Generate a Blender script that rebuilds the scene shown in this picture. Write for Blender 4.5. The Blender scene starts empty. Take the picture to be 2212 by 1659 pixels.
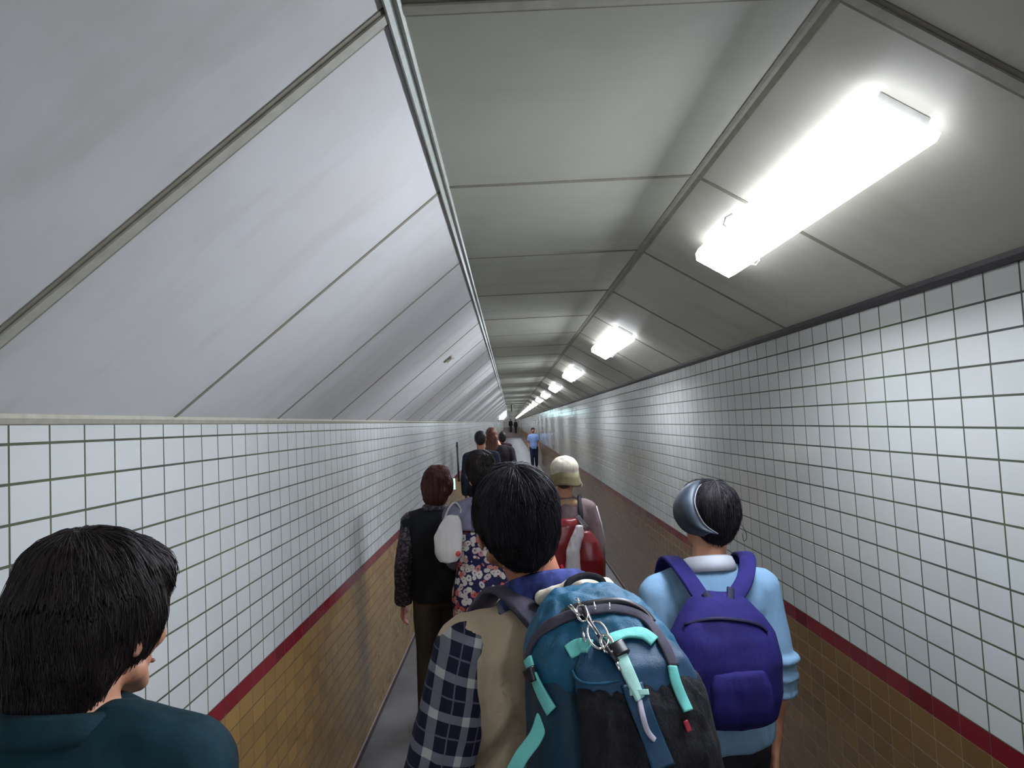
import bpy, bmesh, math, random
from mathutils import Vector, Matrix, noise
from mathutils.bvhtree import BVHTree
random.seed(7)
COL = bpy.context.scene.collection
sc = bpy.context.scene
V = Vector

# ------------------------------------------------------------------ camera
F, VX, VY, ROLL, EYE = 1502.4, 1102.7, 912.9, 0.0491, 1.75
_d = V(((VX-1106)/F, -(VY-829.5)/F, -1)).normalized()
_u = V((-math.sin(ROLL), math.cos(ROLL), 0)); _u = (_u-_d*_u.dot(_d)).normalized()
_r = _d.cross(_u)
cam_data = bpy.data.cameras.new('camera'); cam = bpy.data.objects.new('camera', cam_data); COL.objects.link(cam)
cam_data.sensor_width = 36.0; cam_data.lens = 36.0*F/2212; cam_data.clip_start = .02; cam_data.clip_end = 300
RM = Matrix((_r, _d, _u))            # camera -> world
cam.matrix_world = Matrix.Translation((0, 0, EYE)) @ RM.to_4x4()
sc.camera = cam
def ray(px, py):
    return (RM @ V(((px-1106)/F, -(py-829.5)/F, -1))).normalized()
def at(px, py, y):
    w = ray(px, py); return V((0, 0, EYE)) + w*(y/w.y)

# ------------------------------------------------------------------ materials
def lin(c):
    return tuple(((v/255)/12.92 if v/255 <= .04045 else ((v/255+.055)/1.055)**2.4) for v in c)+(1,)
class NT:
    def __init__(s, name):
        s.m = bpy.data.materials.new(name); s.m.use_nodes = True
        s.n = s.m.node_tree.nodes; s.l = s.m.node_tree.links
        s.b = s.n['Principled BSDF']
    def node(s, t, **k):
        x = s.n.new(t)
        for a, v in k.items():
            if a.startswith('i_'): x.inputs[a[2:].replace('_', ' ')].default_value = v
            else: setattr(x, a, v)
        return x
    def link(s, a, b): s.l.new(a, b)
    def math(s, op, a, b=None, clamp=False):
        x = s.n.new('ShaderNodeMath'); x.operation = op; x.use_clamp = clamp
        for i, v in enumerate((a, b)):
            if v is None: continue
            if hasattr(v, 'is_linked'): s.l.new(v, x.inputs[i])
            else: x.inputs[i].default_value = v
        return x.outputs[0]
    def mix(s, f, a, b, blend='MIX'):
        x = s.n.new('ShaderNodeMix'); x.data_type = 'RGBA'; x.blend_type = blend
        for i, v in ((0, f), (6, a), (7, b)):
            if hasattr(v, 'is_linked'): s.l.new(v, x.inputs[i])
            else: x.inputs[i].default_value = v
        return x.outputs[2]
    def ramp(s, fac, stops):
        x = s.n.new('ShaderNodeValToRGB'); s.l.new(fac, x.inputs[0])
        e = x.color_ramp.elements
        while len(e) < len(stops): e.new(.5)
        for q, (p, c) in zip(e, stops): q.position = p; q.color = c if len(c) == 4 else tuple(c)+(1,)
        return x.outputs[0]
    def coords(s): return s.node('ShaderNodeTexCoord').outputs['Object']
    def noise(s, scale, vec=None, detail=4, rough=.55, dist=0, stretch=None):
        x = s.node('ShaderNodeTexNoise'); x.inputs['Scale'].default_value = scale
        x.inputs['Detail'].default_value = detail; x.inputs['Roughness'].default_value = rough; x.inputs['Distortion'].default_value = dist
        v = vec or s.coords()
        if stretch:
            mp = s.node('ShaderNodeMapping'); mp.inputs['Scale'].default_value = stretch; s.link(v, mp.inputs[0]); v = mp.outputs[0]
        s.link(v, x.inputs['Vector']); return x.outputs['Fac']
    def bump(s, h, strength, dist=.01):
        x = s.node('ShaderNodeBump'); x.inputs['Strength'].default_value = strength; x.inputs['Distance'].default_value = dist
        s.link(h, x.inputs['Height']); s.link(x.outputs[0], s.b.inputs['Normal']); return x
    def base(s, c):
        if hasattr(c, 'is_linked'): s.link(c, s.b.inputs['Base Color'])
        else: s.b.inputs['Base Color'].default_value = c
    def rough(s, v, spec=None):
        s.b.inputs['Roughness'].default_value = v
        if spec is not None: s.b.inputs['Specular IOR Level'].default_value = spec

def cloth(name, c, var=.25, scale=22, rough=.85, weave=900, bump=.35, spec=.25, stretch=(1, 1, .45)):
    t = NT(name); c = lin(c)
    n = t.noise(scale, stretch=stretch)
    dark = tuple(v*(1-var) for v in c[:3])+(1,); lite = tuple(min(1, v*(1+var)) for v in c[:3])+(1,)
    t.base(t.ramp(n, [(.3, dark), (.7, lite)])); t.rough(rough, spec)
    w = t.noise(weave, detail=1); s_ = t.math('ADD', t.math('MULTIPLY', w, .12), n)
    t.bump(s_, bump, .012); return t.m
def plain(name, c, rough=.5, metal=0, spec=None, bump=0, scale=40):
    t = NT(name); c = lin(c)
    n = t.noise(scale)
    t.base(t.ramp(n, [(.3, tuple(v*.88 for v in c[:3])+(1,)), (.7, tuple(min(1, v*1.1) for v in c[:3])+(1,))]))
    t.rough(rough, spec); t.b.inputs['Metallic'].default_value = metal
    if bump: t.bump(n, bump, .005)
    return t.m
def skin(name, c):
    t = NT(name); c = lin(c); n = t.noise(14, detail=5)
    t.base(t.ramp(n, [(.25, (c[0]*.8, c[1]*.68, c[2]*.62, 1)), (.75, (c[0]*1.05, c[1], c[2], 1))])); t.rough(.5, .4)
    t.bump(t.noise(260, detail=2), .12, .002); return t.m
def hairmat(name, c, hi=1.9):
    t = NT(name); c = lin(c); n = t.noise(60, detail=4, stretch=(1, 1, .12))
    t.base(t.ramp(n, [(.3, tuple(v*.6 for v in c[:3])+(1,)), (.72, tuple(min(1, v*hi) for v in c[:3])+(1,))])); t.rough(.52, .3)
    t.bump(t.noise(420, stretch=(1, 1, .08)), .5, .004); return t.m
def emit(name, c, s):
    t = NT(name); t.base((.8, .8, .8, 1)); t.b.inputs['Emission Color'].default_value = lin(c); t.b.inputs['Emission Strength'].default_value = s
    return t.m

def tile(name, c, grout, tw, th, oy, oz, mortar=.0045, var=.10, rough=.16, grime=None, tilt=.02):
    """stack-bonded glazed wall tiles: along-tunnel y, height z"""
    t = NT(name)
    g = t.coords(); sp = t.node('ShaderNodeSeparateXYZ'); t.link(g, sp.inputs[0])
    yy = t.math('SUBTRACT', sp.outputs['Y'], oy-100*tw); zz = t.math('SUBTRACT', sp.outputs['Z'], oz-100*th)
    cb = t.node('ShaderNodeCombineXYZ'); t.link(yy, cb.inputs[0]); t.link(zz, cb.inputs[1])
    # slight wobble so the joints are not ruler straight
    br = t.node('ShaderNodeTexBrick'); br.offset = 0; br.squash = 1
    t.link(cb.outputs[0], br.inputs['Vector'])
    br.inputs['Scale'].default_value = 1; br.inputs['Mortar Size'].default_value = mortar*.5; br.inputs['Mortar Smooth'].default_value = .25
    br.inputs['Brick Width'].default_value = tw; br.inputs['Row Height'].default_value = th
    br.inputs['Color1'].default_value = (0, 0, 0, 1); br.inputs['Color2'].default_value = (1, 1, 1, 1); br.inputs['Mortar'].default_value = (.5, .5, .5, 1)
    ci = t.node('ShaderNodeCombineXYZ')
    t.link(t.math('FLOOR', t.math('DIVIDE', yy, tw)), ci.inputs[0]); t.link(t.math('FLOOR', t.math('DIVIDE', zz, th)), ci.inputs[1])
    wn = t.node('ShaderNodeTexWhiteNoise'); t.link(ci.outputs[0], wn.inputs['Vector'])
    c = lin(c); dk = tuple(v*(1-var) for v in c[:3])+(1,); lt = tuple(min(1, v*(1+var)) for v in c[:3])+(1,)
    col = t.ramp(wn.outputs['Value'], [(0, dk), (1, lt)])
    st = t.noise(1.3, detail=6, stretch=(1, .5, 1.2))
    col = t.mix(t.math('MULTIPLY', t.ramp(st, [(.45, (0, 0, 0)), (.75, (1, 1, 1))]), .22), col, (c[0]*.45, c[1]*.42, c[2]*.34, 1))
    gn = t.noise(3.2, detail=5)
    gc = t.ramp(gn, [(.32, lin(grout)), (.68, lin(grime or grout))])
    mo = br.outputs['Fac']
    t.base(t.mix(mo, col, gc))
    rr = t.math('ADD', t.math('MULTIPLY', mo, .6), rough); t.link(rr, t.b.inputs['Roughness']); t.b.inputs['Specular IOR Level'].default_value = .5
    # every tile sits at its own small angle
    sb = t.node('ShaderNodeVectorMath', operation='SUBTRACT'); t.link(wn.outputs['Color'], sb.inputs[0]); sb.inputs[1].default_value = (.5, .5, .5)
    sl = t.node('ShaderNodeVectorMath', operation='SCALE'); t.link(sb.outputs[0], sl.inputs[0]); sl.inputs['Scale'].default_value = tilt
    bp = t.node('ShaderNodeBump'); bp.inputs['Strength'].default_value = .6; bp.inputs['Distance'].default_value = .003
    inv = t.math('SUBTRACT', 1.0, mo); hh = t.math('ADD', inv, t.math('MULTIPLY', t.noise(16, detail=1), .35)); t.link(hh, bp.inputs['Height'])
    ad = t.node('ShaderNodeVectorMath', operation='ADD'); t.link(bp.outputs[0], ad.inputs[0]); t.link(sl.outputs[0], ad.inputs[1])
    nm = t.node('ShaderNodeVectorMath', operation='NORMALIZE'); t.link(ad.outputs[0], nm.inputs[0]); t.link(nm.outputs[0], t.b.inputs['Normal'])
    return t.m

def ceiling_mat(k=(1, 1, 1), name='painted_ceiling_panel'):
    L = lambda c: lin([min(255, a*b) for a, b in zip(c, k)])
    t = NT(name); n = t.noise(1.1, detail=7, rough=.6, stretch=(1, .5, 1)); n2 = t.noise(5, detail=5, stretch=(.4, 1.6, .4))
    a = t.ramp(n, [(.3, L((172, 170, 162))), (.55, L((190, 189, 186))), (.8, L((184, 179, 166)))])
    b = t.mix(t.math('MULTIPLY', t.ramp(n2, [(.5, (0, 0, 0)), (.75, (1, 1, 1))]), .22), a, lin((140, 132, 108)))
    t.base(b); t.rough(.48, .35); t.bump(t.noise(2.2, detail=3), .25, .02); return t.m

# ------------------------------------------------------------------ object helpers
def setp(o, label=None, cat=None, group=None, kind=None):
    if label: o['label'] = label
    if cat: o['category'] = cat
    if group: o['group'] = group
    if kind: o['kind'] = kind
    return o
def empty(name, loc=(0, 0, 0), rz=0):
    o = bpy.data.objects.new(name, None); COL.objects.link(o); o.location = loc; o.rotation_euler = (0, 0, rz); o.empty_display_size = .1; return o
def link(name, me, mat, parent=None, smooth=True):
    o = bpy.data.objects.new(name, me); COL.objects.link(o)
    if mat:
        for m in (mat if isinstance(mat, (list, tuple)) else [mat]): me.materials.append(m)
    if parent: o.parent = parent
    for p in me.polygons: p.use_smooth = smooth
    return o
def bm_obj(name, bm, mat, parent=None, smooth=False, bevel=0):
    if bevel:
        bmesh.ops.bevel(bm, geom=bm.edges[:], offset=bevel, segments=2, affect='EDGES', profile=.6)
    bmesh.ops.recalc_face_normals(bm, faces=bm.faces[:])
    me = bpy.data.meshes.new(name); bm.to_mesh(me); bm.free(); return link(name, me, mat, parent, smooth)
def box(bm, x0, x1, y0, y1, z0, z1, M=None):
    vs = [bm.verts.new((x, y, z)) for x in (x0, x1) for y in (y0, y1) for z in (z0, z1)]
    for f in ((0, 1, 3, 2), (4, 6, 7, 5), (0, 4, 5, 1), (2, 3, 7, 6), (0, 2, 6, 4), (1, 5, 7, 3)): bm.faces.new([vs[i] for i in f])
    if M:
        for v in vs: v.co = M @ v.co
    return vs
def frame(d, up=(0, 0, 1)):
    d = V(d).normalized(); u = V(up)
    if abs(d.dot(u)) > .95: u = V((0, 1, 0))
    x = u.cross(d).normalized(); return x, d.cross(x).normalized(), d
def tube(bm, pts, rad, n=10, flat=(1, 1), up=(0, 0, 1), caps=True):
    """tube through points; rad number or list; flat scales the two cross axes"""
    pts = [V(p) for p in pts]; k = len(pts); R_ = rad if isinstance(rad, (list, tuple)) else [rad]*k
    rings = []
    for i, p in enumerate(pts):
        d = (pts[min(k-1, i+1)]-pts[max(0, i-1)]); x, y, _ = frame(d, up)
        rings.append([bm.verts.new(p + x*math.cos(a)*R_[i]*flat[0] + y*math.sin(a)*R_[i]*flat[1]) for a in [2*math.pi*j/n for j in range(n)]])
    for a, b in zip(rings, rings[1:]):
        for j in range(n): bm.faces.new((a[j], a[(j+1) % n], b[(j+1) % n], b[j]))
    if caps: bm.faces.new(rings[0][::-1]); bm.faces.new(rings[-1])
def cap(bm, p0, p1, r0, r1, n=14, flat=(1, 1), up=(0, 0, 1)):
    """tapered capsule with round ends"""
    p0, p1 = V(p0), V(p1); d = (p1-p0); L = d.length; d = d/L if L > 1e-6 else V((0, 0, 1))
    pts, rr = [], []
    for a in (80, 55, 28): a = math.radians(a); pts.append(p0-d*r0*math.sin(a)); rr.append(r0*math.cos(a))
    pts.append(p0); rr.append(r0); pts.append(p1); rr.append(r1)
    for a in (28, 55, 80): a = math.radians(a); pts.append(p1+d*r1*math.sin(a)); rr.append(r1*math.cos(a))
    x, y, _ = frame(d, up); rings = []
    for p, r in zip(pts, rr): rings.append([bm.verts.new(p+x*math.cos(a)*r*flat[0]+y*math.sin(a)*r*flat[1]) for a in [2*math.pi*j/n for j in range(n)]])
    for a, b in zip(rings, rings[1:]):
        for j in range(n): bm.faces.new((a[j], a[(j+1) % n], b[(j+1) % n], b[j]))
    bm.faces.new(rings[0][::-1]); bm.faces.new(rings[-1])
def ell(bm, c, r, M=None, seg=20):
    rr = bmesh.ops.create_uvsphere(bm, u_segments=seg, v_segments=seg//2+2, radius=1)
    for v in rr['verts']:
        q = V((v.co.x*r[0], v.co.y*r[1], v.co.z*r[2])); q = M @ q if M else q; v.co = q+V(c)
def loft(bm, rings, n=36, e=2.0):
    """rings (z, cx, cy, rx, ry[, exponent]); flat ends"""
    R_ = []
    for r in rings:
        z, cx, cy, rx, ry = r[:5]; ex = r[5] if len(r) > 5 else e
        row = []
        for j in range(n):
            a = 2*math.pi*j/n; c, s = math.cos(a), math.sin(a)
            row.append(bm.verts.new((cx+rx*math.copysign(abs(c)**(2/ex), c), cy+ry*math.copysign(abs(s)**(2/ex), s), z)))
        R_.append(row)
    for a, b in zip(R_, R_[1:]):
        for j in range(n): bm.faces.new((a[j], a[(j+1) % n], b[(j+1) % n], b[j]))
    bm.faces.new(R_[0][::-1]); bm.faces.new(R_[-1])
def fuse(name, bm, mat, parent, vox, smooth=2, wr=0, wscale=9, ws=(1, 1, .4), seed=0, post=None):
    """join overlapping closed shapes into one continuous skin"""
    bmesh.ops.recalc_face_normals(bm, faces=bm.faces[:])
    me = bpy.data.meshes.new('tmp'); bm.to_mesh(me); bm.free()
    o = bpy.data.objects.new('tmp', me); COL.objects.link(o)
    m = o.modifiers.new('r', 'REMESH'); m.mode = 'VOXEL'; m.voxel_size = vox; m.adaptivity = 0
    if smooth:
        s = o.modifiers.new('s', 'SMOOTH'); s.factor = .5; s.iterations = smooth
    dg = bpy.context.evaluated_depsgraph_get(); dg.update()
    me2 = bpy.data.meshes.new_from_object(o.evaluated_get(dg)); bpy.data.objects.remove(o); bpy.data.meshes.remove(me)
    if wr:
        sd = V((seed*3.1, seed*1.7, seed*.9)); nv = [v.normal.copy() for v in me2.vertices]
        for v, nn in zip(me2.vertices, nv):
            q = V((v.co.x*ws[0], v.co.y*ws[1], v.co.z*ws[2]))*wscale+sd
            a = noise.noise(q); b = noise.noise(q*2.3+V((5, 5, 5)))
            v.co += nn*wr*((1-abs(a)*2)*.7+b*.5)
    if post: post(me2)
    me2.name = name
    return link(name, me2, mat, parent)

# ------------------------------------------------------------------ people
def rotm(yaw=0, pitch=0, roll=0):
    return Matrix.Rotation(yaw, 3, 'Z') @ Matrix.Rotation(pitch, 3, 'X') @ Matrix.Rotation(roll, 3, 'Y')
class Head:
    def __init__(s, S, off=(0, 0, 0), yaw=0, pitch=0, roll=0, k=1.0):
        s.S = S; s.M = rotm(yaw, pitch, roll); s.k = k; s.o = V((0, 0, 1.475))*S + V(off)
    def p(s, x, y, z): return s.M @ (V((x, y, z-1.475))*s.S*s.k) + s.o
    def e(s, bm, c, r, seg=20):
        ell(bm, s.p(*c), [v*s.S*s.k for v in r], s.M, seg)
    def c(s, bm, a, b, r0, r1, flat=(1, 1)): cap(bm, s.p(*a), s.p(*b), r0*s.S*s.k, r1*s.S*s.k, flat=flat)

def hand(bm, w, d, side, S, curl=.5, grip=False):
    """palm, four unequal bent fingers and a thumb leaving the side of the palm; d = forearm direction"""
    w = V(w); d = V(d).normalized(); inn = V((-side, 0, 0)); inn = (inn-d*inn.dot(d)).normalized(); fwd = d.cross(inn)*(1 if d.cross(inn).y > 0 else -1)
    pe = w+d*.085*S
    for t in (-.024, -.008, .008, .024):
        cap(bm, w+fwd*t*.75*S+d*.01*S, pe+fwd*t*S, .013*S, .0125*S, 8)
    for i, (t, L) in enumerate(((.027, .068), (.009, .078), (-.009, .072), (-.027, .055))):
        b = pe+fwd*t*S; c1 = curl*(.8+.1*i); d1 = (d*math.cos(c1*.6)+inn*math.sin(c1*.6)); d2 = (d*math.cos(c1*1.6)+inn*math.sin(c1*1.6))
        m = b+d1*L*.5*S; cap(bm, b-d*.01*S, m, .0092*S, .0085*S, 8); cap(bm, m, m+d2*L*.5*S, .0085*S, .007*S, 8)
    tb = w+d*.025*S+fwd*.022*S; t1 = tb+(d*.7+fwd*.6+inn*.3).normalized()*.038*S
    cap(bm, tb, t1, .0125*S, .010*S, 8); cap(bm, t1, t1+(d*.9+fwd*.15+inn*.35).normalized()*.028*S, .010*S, .008*S, 8)

def hair_strands(name, base_me, mat, parent, n, L, crown, hd, rad=.0012, steps=6, down=.6, seed=1, floor=None, fly=.15, zmin=None):
    """thin tapered locks combed away from the crown over the hair mass"""
    rnd = random.Random(seed); bv = BVHTree.FromPolygons([v.co for v in base_me.vertices], [tuple(p.vertices) for p in base_me.polygons])
    bm = bmesh.new(); polys = list(base_me.polygons); cr = V(crown)
    for _ in range(n):
        p = polys[rnd.randrange(len(polys))]; q = p.center.copy(); nn = p.normal.copy()
        if nn.z < -.6: continue
        pts = [q+nn*.0005]; swirl = rnd.uniform(-.35, .35); ln = L*rnd.uniform(.5, 1.15); lift = rnd.random()**3*.006*fly/.15; ok = True
        for k in range(steps):
            g = (q-cr); g = g-nn*g.dot(nn); g = g.normalized() if g.length > 1e-4 else V((rnd.uniform(-1, 1), rnd.uniform(-1, 1), 0))
            t = g + V((0, 0, -down)) + nn.cross(g)*swirl; t = (t-nn*t.dot(nn)*.9).normalized()
            q2 = q+t*ln/steps; r = bv.find_nearest(q2)
            if r[0] is None: break
            free = k >= steps-2 and rnd.random() < fly
            if free: q = q2+V((0, 0, -.001))
            else: q = r[0]; nn = r[1]
            pts.append(q+nn*(.001+lift*(k+1)/steps))
        if len(pts) < 3: continue
        m = len(pts); tube(bm, pts, [rad*(1-.75*i/(m-1)) for i in range(m)], 3, caps=False)
    return bm

def make_hair(P, H, style, mat, vox, strands=0, L=.09):
    S = P['S']; bm = bmesh.new()
    if style in ('short', 'crop', 'bob', 'long', 'puffy'):
        g = {'crop': .001, 'short': .006, 'bob': .010, 'long': .010, 'puffy': .014}[style]
        H.e(bm, (0, -.016, 1.607), (.079+g, .094+g, .092+g), 28)
        H.e(bm, (0, .030, 1.650), (.066+g, .062+g, .048+g*.8), 24)
        if style in ('crop', 'short'):
            H.e(bm, (0, -.042, 1.575), (.070+g*.8, .064+g*.7, .060), 20)
            H.e(bm, (0, -.052, 1.548), (.058+g*.6, .046+g*.5, .050), 20); H.e(bm, (0, -.062, 1.525), (.040, .020, .030), 16)
            for s in (-1, 1): H.c(bm, (s*(.070+g*.5), .018, 1.60), (s*(.070+g*.3), .020, 1.565), .012, .008)
        elif style == 'puffy':
            H.e(bm, (0, -.056, 1.555), (.084, .058, .085), 24); H.e(bm, (0, -.062, 1.500), (.066, .046, .060), 24); H.e(bm, (0, -.020, 1.660), (.082, .092, .064), 24); H.e(bm, (0, -.052, 1.590), (.092, .068, .078), 24)
            for s in (-1, 1): H.e(bm, (s*.074, -.030, 1.622), (.020, .050, .030), 16)
        else:
            H.e(bm, (0, -.045, 1.540), (.078+g, .064+g, .085), 24)
            H.e(bm, (0, -.060, 1.500), (.070+g, .048+g, .055), 24)
            for s in (-1, 1): H.e(bm, (s*(.066+g), -.005, 1.575), (.022+g*.5, .050+g, .062), 16)
        if style == 'long':
            for a in range(5):
                x = (a-2)*.030; H.c(bm, (x, -.075, 1.55), (x*1.25, -.105, 1.20+abs(a-2)*.02), .034, .016)
            H.c(bm, (.06, -.03, 1.55), (.085, -.045, 1.24), .028, .014); H.c(bm, (-.06, -.03, 1.55), (-.085, -.045, 1.24), .028, .014)
    o = fuse('hair', bm, mat, P['body'], vox, 24 if vox < .007 else 6, wr=.0035 if vox < .01 else .002, wscale=30, ws=(1, 1, .35), seed=P['seed'])
    if strands:
        cr = H.p(0, -.045, 1.715)
        sb = hair_strands('lock', o.data, mat, P['body'], strands, L*S, cr, H, seed=P['seed'], rad=.0014 if strands > 2500 else .0018)
        sb.from_mesh(o.data); sb.to_mesh(o.data); sb.free()
        for p in o.data.polygons: p.use_smooth = True
    return o

def person(loc, yaw, height, skinm, label, vox=.008, wid=1.0, head=dict(), stride=.0, arms=None, lean=0, eyes=True, seed=0, waist=1.0, feet='shoe'):
    """returns dict with geometry anchors; the body is one continuous skinned mesh"""
    S = height/1.70; P = dict(S=S, seed=seed, vox=vox, wid=wid, waist=waist)
    H = Head(S, **head); P['H'] = H
    bm = bmesh.new()
    w = wid*S
    loft(bm, [(.84*S, 0, -.0, .13*w, .09*S), (.92*S, 0, -.005, .16*w, .108*S), (1.05*S, 0, .0, .135*w*waist, .09*S*waist), (1.20*S, 0, 0, .15*w, .10*S), (1.30*S, 0, -.005, .168*w, .10*S), (1.345*S, 0, -.008, .160*w, .084*S), (1.39*S, 0, -.01, .110*w, .066*S), (1.42*S, 0, -.01, .072*w, .056*S)])
    cap(bm, (0, -.015*S, 1.40*S), H.p(0, -.01, 1.56), .056*S, .054*S)
    J = {}
    for s in (-1, 1):
        a = (arms or {}).get(s, {})
        sh = V((s*.162*w, -.005, 1.338*S)); el = sh+V(a.get('el', (s*.045, -.03, -.275)))*S; wr_ = el+V(a.get('wr', (s*.012, .085, -.24)))*S
        J[s] = (sh, el, wr_)
        ell(bm, sh, (.048*S, .048*S, .046*S)); cap(bm, sh, el, .045*S, .036*S); cap(bm, el, wr_, .036*S, .024*S)
        hand(bm, wr_, wr_-el, s, S, a.get('curl', .45))
    P['J'] = J; K = {}
    for s in (-1, 1):
        hip = V((s*.085*w, 0, .90*S)); an = V((s*.085*w, stride*s*S, .085*S)); mid = (hip+an)/2; knee = mid+V((0, .035+abs(stride)*.12, .01))*S
        K[s] = (hip, knee, an); cap(bm, hip, knee, .082*S, .054*S); cap(bm, knee, an, .052*S, .034*S); cap(bm, knee-V((0, .02*S, .07*S)), knee-V((0, .025*S, .17*S)), .048*S, .046*S)
        cap(bm, an+V((0, -.02, -.045))*S, an+V((s*.01, .13, -.058))*S, .030*S, .024*S)
    P['K'] = K
    # head with a face
    H.e(bm, (0, -.010, 1.610), (.075, .092, .088), 24); H.e(bm, (0, .022, 1.560), (.060, .066, .080)); H.e(bm, (0, .042, 1.505), (.038, .042, .034))
    for s in (-1, 1):
        H.e(bm, (s*.036, .062, 1.560), (.026, .022, .022), 12); H.e(bm, (s*.078, -.006, 1.572), (.009, .019, .031), 12)
        H.c(bm, (s*.014, .086, 1.607), (s*.046, .076, 1.606), .007, .006); H.c(bm, (s*.052, .020, 1.52), (s*.02, .062, 1.492), .018, .016)
        H.e(bm, (s*.011, .092, 1.545), (.009, .009, .008), 10)
    H.c(bm, (0, .085, 1.60), (0, .104, 1.553), .008, .011); H.c(bm, (-.018, .083, 1.521), (.018, .083, 1.521), .0065, .0065); H.c(bm, (-.015, .080, 1.511), (.015, .080, 1.511), .007, .007)
    o = fuse('person', bm, skinm, None, vox, 1)
    o.location = loc; o.rotation_euler = (lean, 0, yaw); setp(o, label, 'person')
    P['body'] = o; P['inv'] = (Matrix.Translation(loc) @ Matrix.Rotation(yaw, 4, 'Z') @ Matrix.Rotation(lean, 4, 'X')).inverted()
    if eyes:
        for s in (-1, 1):
            eb = bmesh.new(); H.e(eb, (s*.030, .0745, 1.590), (.0125, .0125, .0125), 14); bm_obj('eye', eb, M_eye, o, True)
            eb = bmesh.new(); H.c(eb, (s*.014, .094, 1.613), (s*.046, .083, 1.613), .0035, .003); bm_obj('eyebrow', eb, M_hair_black, o, True)
        eb = bmesh.new(); H.c(eb, (-.019, .0885, 1.5155), (.019, .0885, 1.5155), .0042, .0042, (1, .8)); bm_obj('lips', eb, M_lips, o, True)
    if feet:
        for s in (-1, 1):
            an = K[s][2]; fb = bmesh.new()
            cap(fb, an+V((0, -.030, -.042))*S, an+V((s*.01, .150, -.052))*S, .041*S, .034*S, 14, (1, .95))
            cap(fb, an+V((0, -.01, -.02))*S, an+V((0, .0, .02))*S, .044*S, .043*S)
            def cut(me):
                for v in me.vertices: v.co.z = max(v.co.z, .002)
            so = fuse('shoe', fb, M_shoe, o, max(.007, vox), 1, post=cut)
    return P

def top(P, name, mat, hem=.84, off=.014, sleeves='long', flare=.0, neck=.066, smat=None, wr=.005, coll=True, belly=0, sleeve_r=.0, up=1.435):
    """upper garment: torso and sleeves as one skin, or the sleeves apart if smat is given"""
    S, w = P['S'], P['wid']*P['S']; o = off; bm = bmesh.new(); wa = P['waist']
    pr = [(.84, .150, .104), (.92, .163, .112), (1.05, .142*wa, .098*wa), (1.20, .155, .107), (1.29, .170, .108), (1.345, .164, .092), (1.39, .116, .074), (1.425, .080, .064)]
    def rad(z):
        for (a, ax, ay), (b, bx, by) in zip(pr, pr[1:]):
            if z <= b: t = max(0, (z-a)/(b-a)); return ax+(bx-ax)*t, ay+(by-ay)*t
        return pr[-1][1:]
    zs = [hem+(up-hem)*i/16 for i in range(17)]; rings = []
    for z in zs:
        rx, ry = rad(max(z, .84)); f = 1+flare*max(0, (1.1-z)/.3); b = belly*math.exp(-((z-1.05)/.15)**2)
        rings.append((z*S, 0, (-.005+b*.3)*S, (rx*f+o/S+b*.4)*w/S*1.0 if False else (rx*f)*w+o+b*.4*S, (ry*f+b)*S+o))
    rings[-1] = (up*S, 0, -.008*S, neck*S+.012, neck*S*.9+.008)
    loft(bm, rings)
    sb = bmesh.new() if smat else bm
    for s in (-1, 1):
        sh, el, wri = P['J'][s]; ell(bm, sh, (.048*S+o, .047*S+o, .044*S+o)); cap(bm, (s*.070*S, -.010*S, 1.372*S), sh, .038*S+o, .046*S+o)
        if sleeves in ('long', 'rolled', 'short', 'vest'):
            if sleeves == 'vest' and not smat: continue
            if smat: ell(sb, sh-V((0, 0, .01)), (.045*S+o*.6,)*3)
            if sleeves == 'short': tube(sb, [sh, sh+(el-sh)*.7], [.053*S+o+sleeve_r, .052*S+o+sleeve_r], 20)
            else:
                cap(sb, sh, el, .047*S+o+sleeve_r, .040*S+o+sleeve_r)
                e = 1.0 if sleeves != 'rolled' else .18
                q = el+(wri-el)*e; tube(sb, [el, el+(wri-el)*e*.5, q], [.040*S+o+sleeve_r, (.040-.006*e)*S+o+sleeve_r, (.038-.011*e)*S+o+sleeve_r], 20)
                if sleeves == 'rolled':
                    for k in (-.25, -.02, .2): c = el+(wri-el)*k; tube(sb, [c-(wri-el)*.035, c, c+(wri-el)*.035], [.040*S+o, .045*S+o, .040*S+o], 20)
    vox = max(P['vox'], .007)
    g = fuse(name, bm, mat, P['body'], vox, 2, wr=wr, wscale=11, seed=P['seed']); P['top'] = g
    if smat: fuse('sleeves', sb, smat, P['body'], vox, 2, wr=wr*.9, wscale=14, seed=P['seed']+4)
    return g
def trousers(P, mat, name='trousers', off=.014, top_z=1.0, wr=.005):
    S, w = P['S'], P['wid']*P['S']; bm = bmesh.new()
    loft(bm, [(.80*S, 0, -.005*S, .128*w+off, .088*S+off), (.86*S, 0, -.006*S, .155*w+off, .106*S+off), (.92*S, 0, -.005*S, .163*w+off, .112*S+off), (top_z*S, 0, 0, .146*w+off, .100*S+off)])
    for s in (-1, 1):
        h, k, a = P['K'][s]; cap(bm, h, k, .083*S+off, .060*S+off)
        tube(bm, [k+(h-k)*.02, k+(a-k)*.3, k+(a-k)*.97], [.060*S+off, .056*S+off, .045*S+off], 20)
    return fuse(name, bm, mat, P['body'], max(P['vox'], .008), 2, wr=wr, wscale=9, seed=P['seed']+2)
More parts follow.
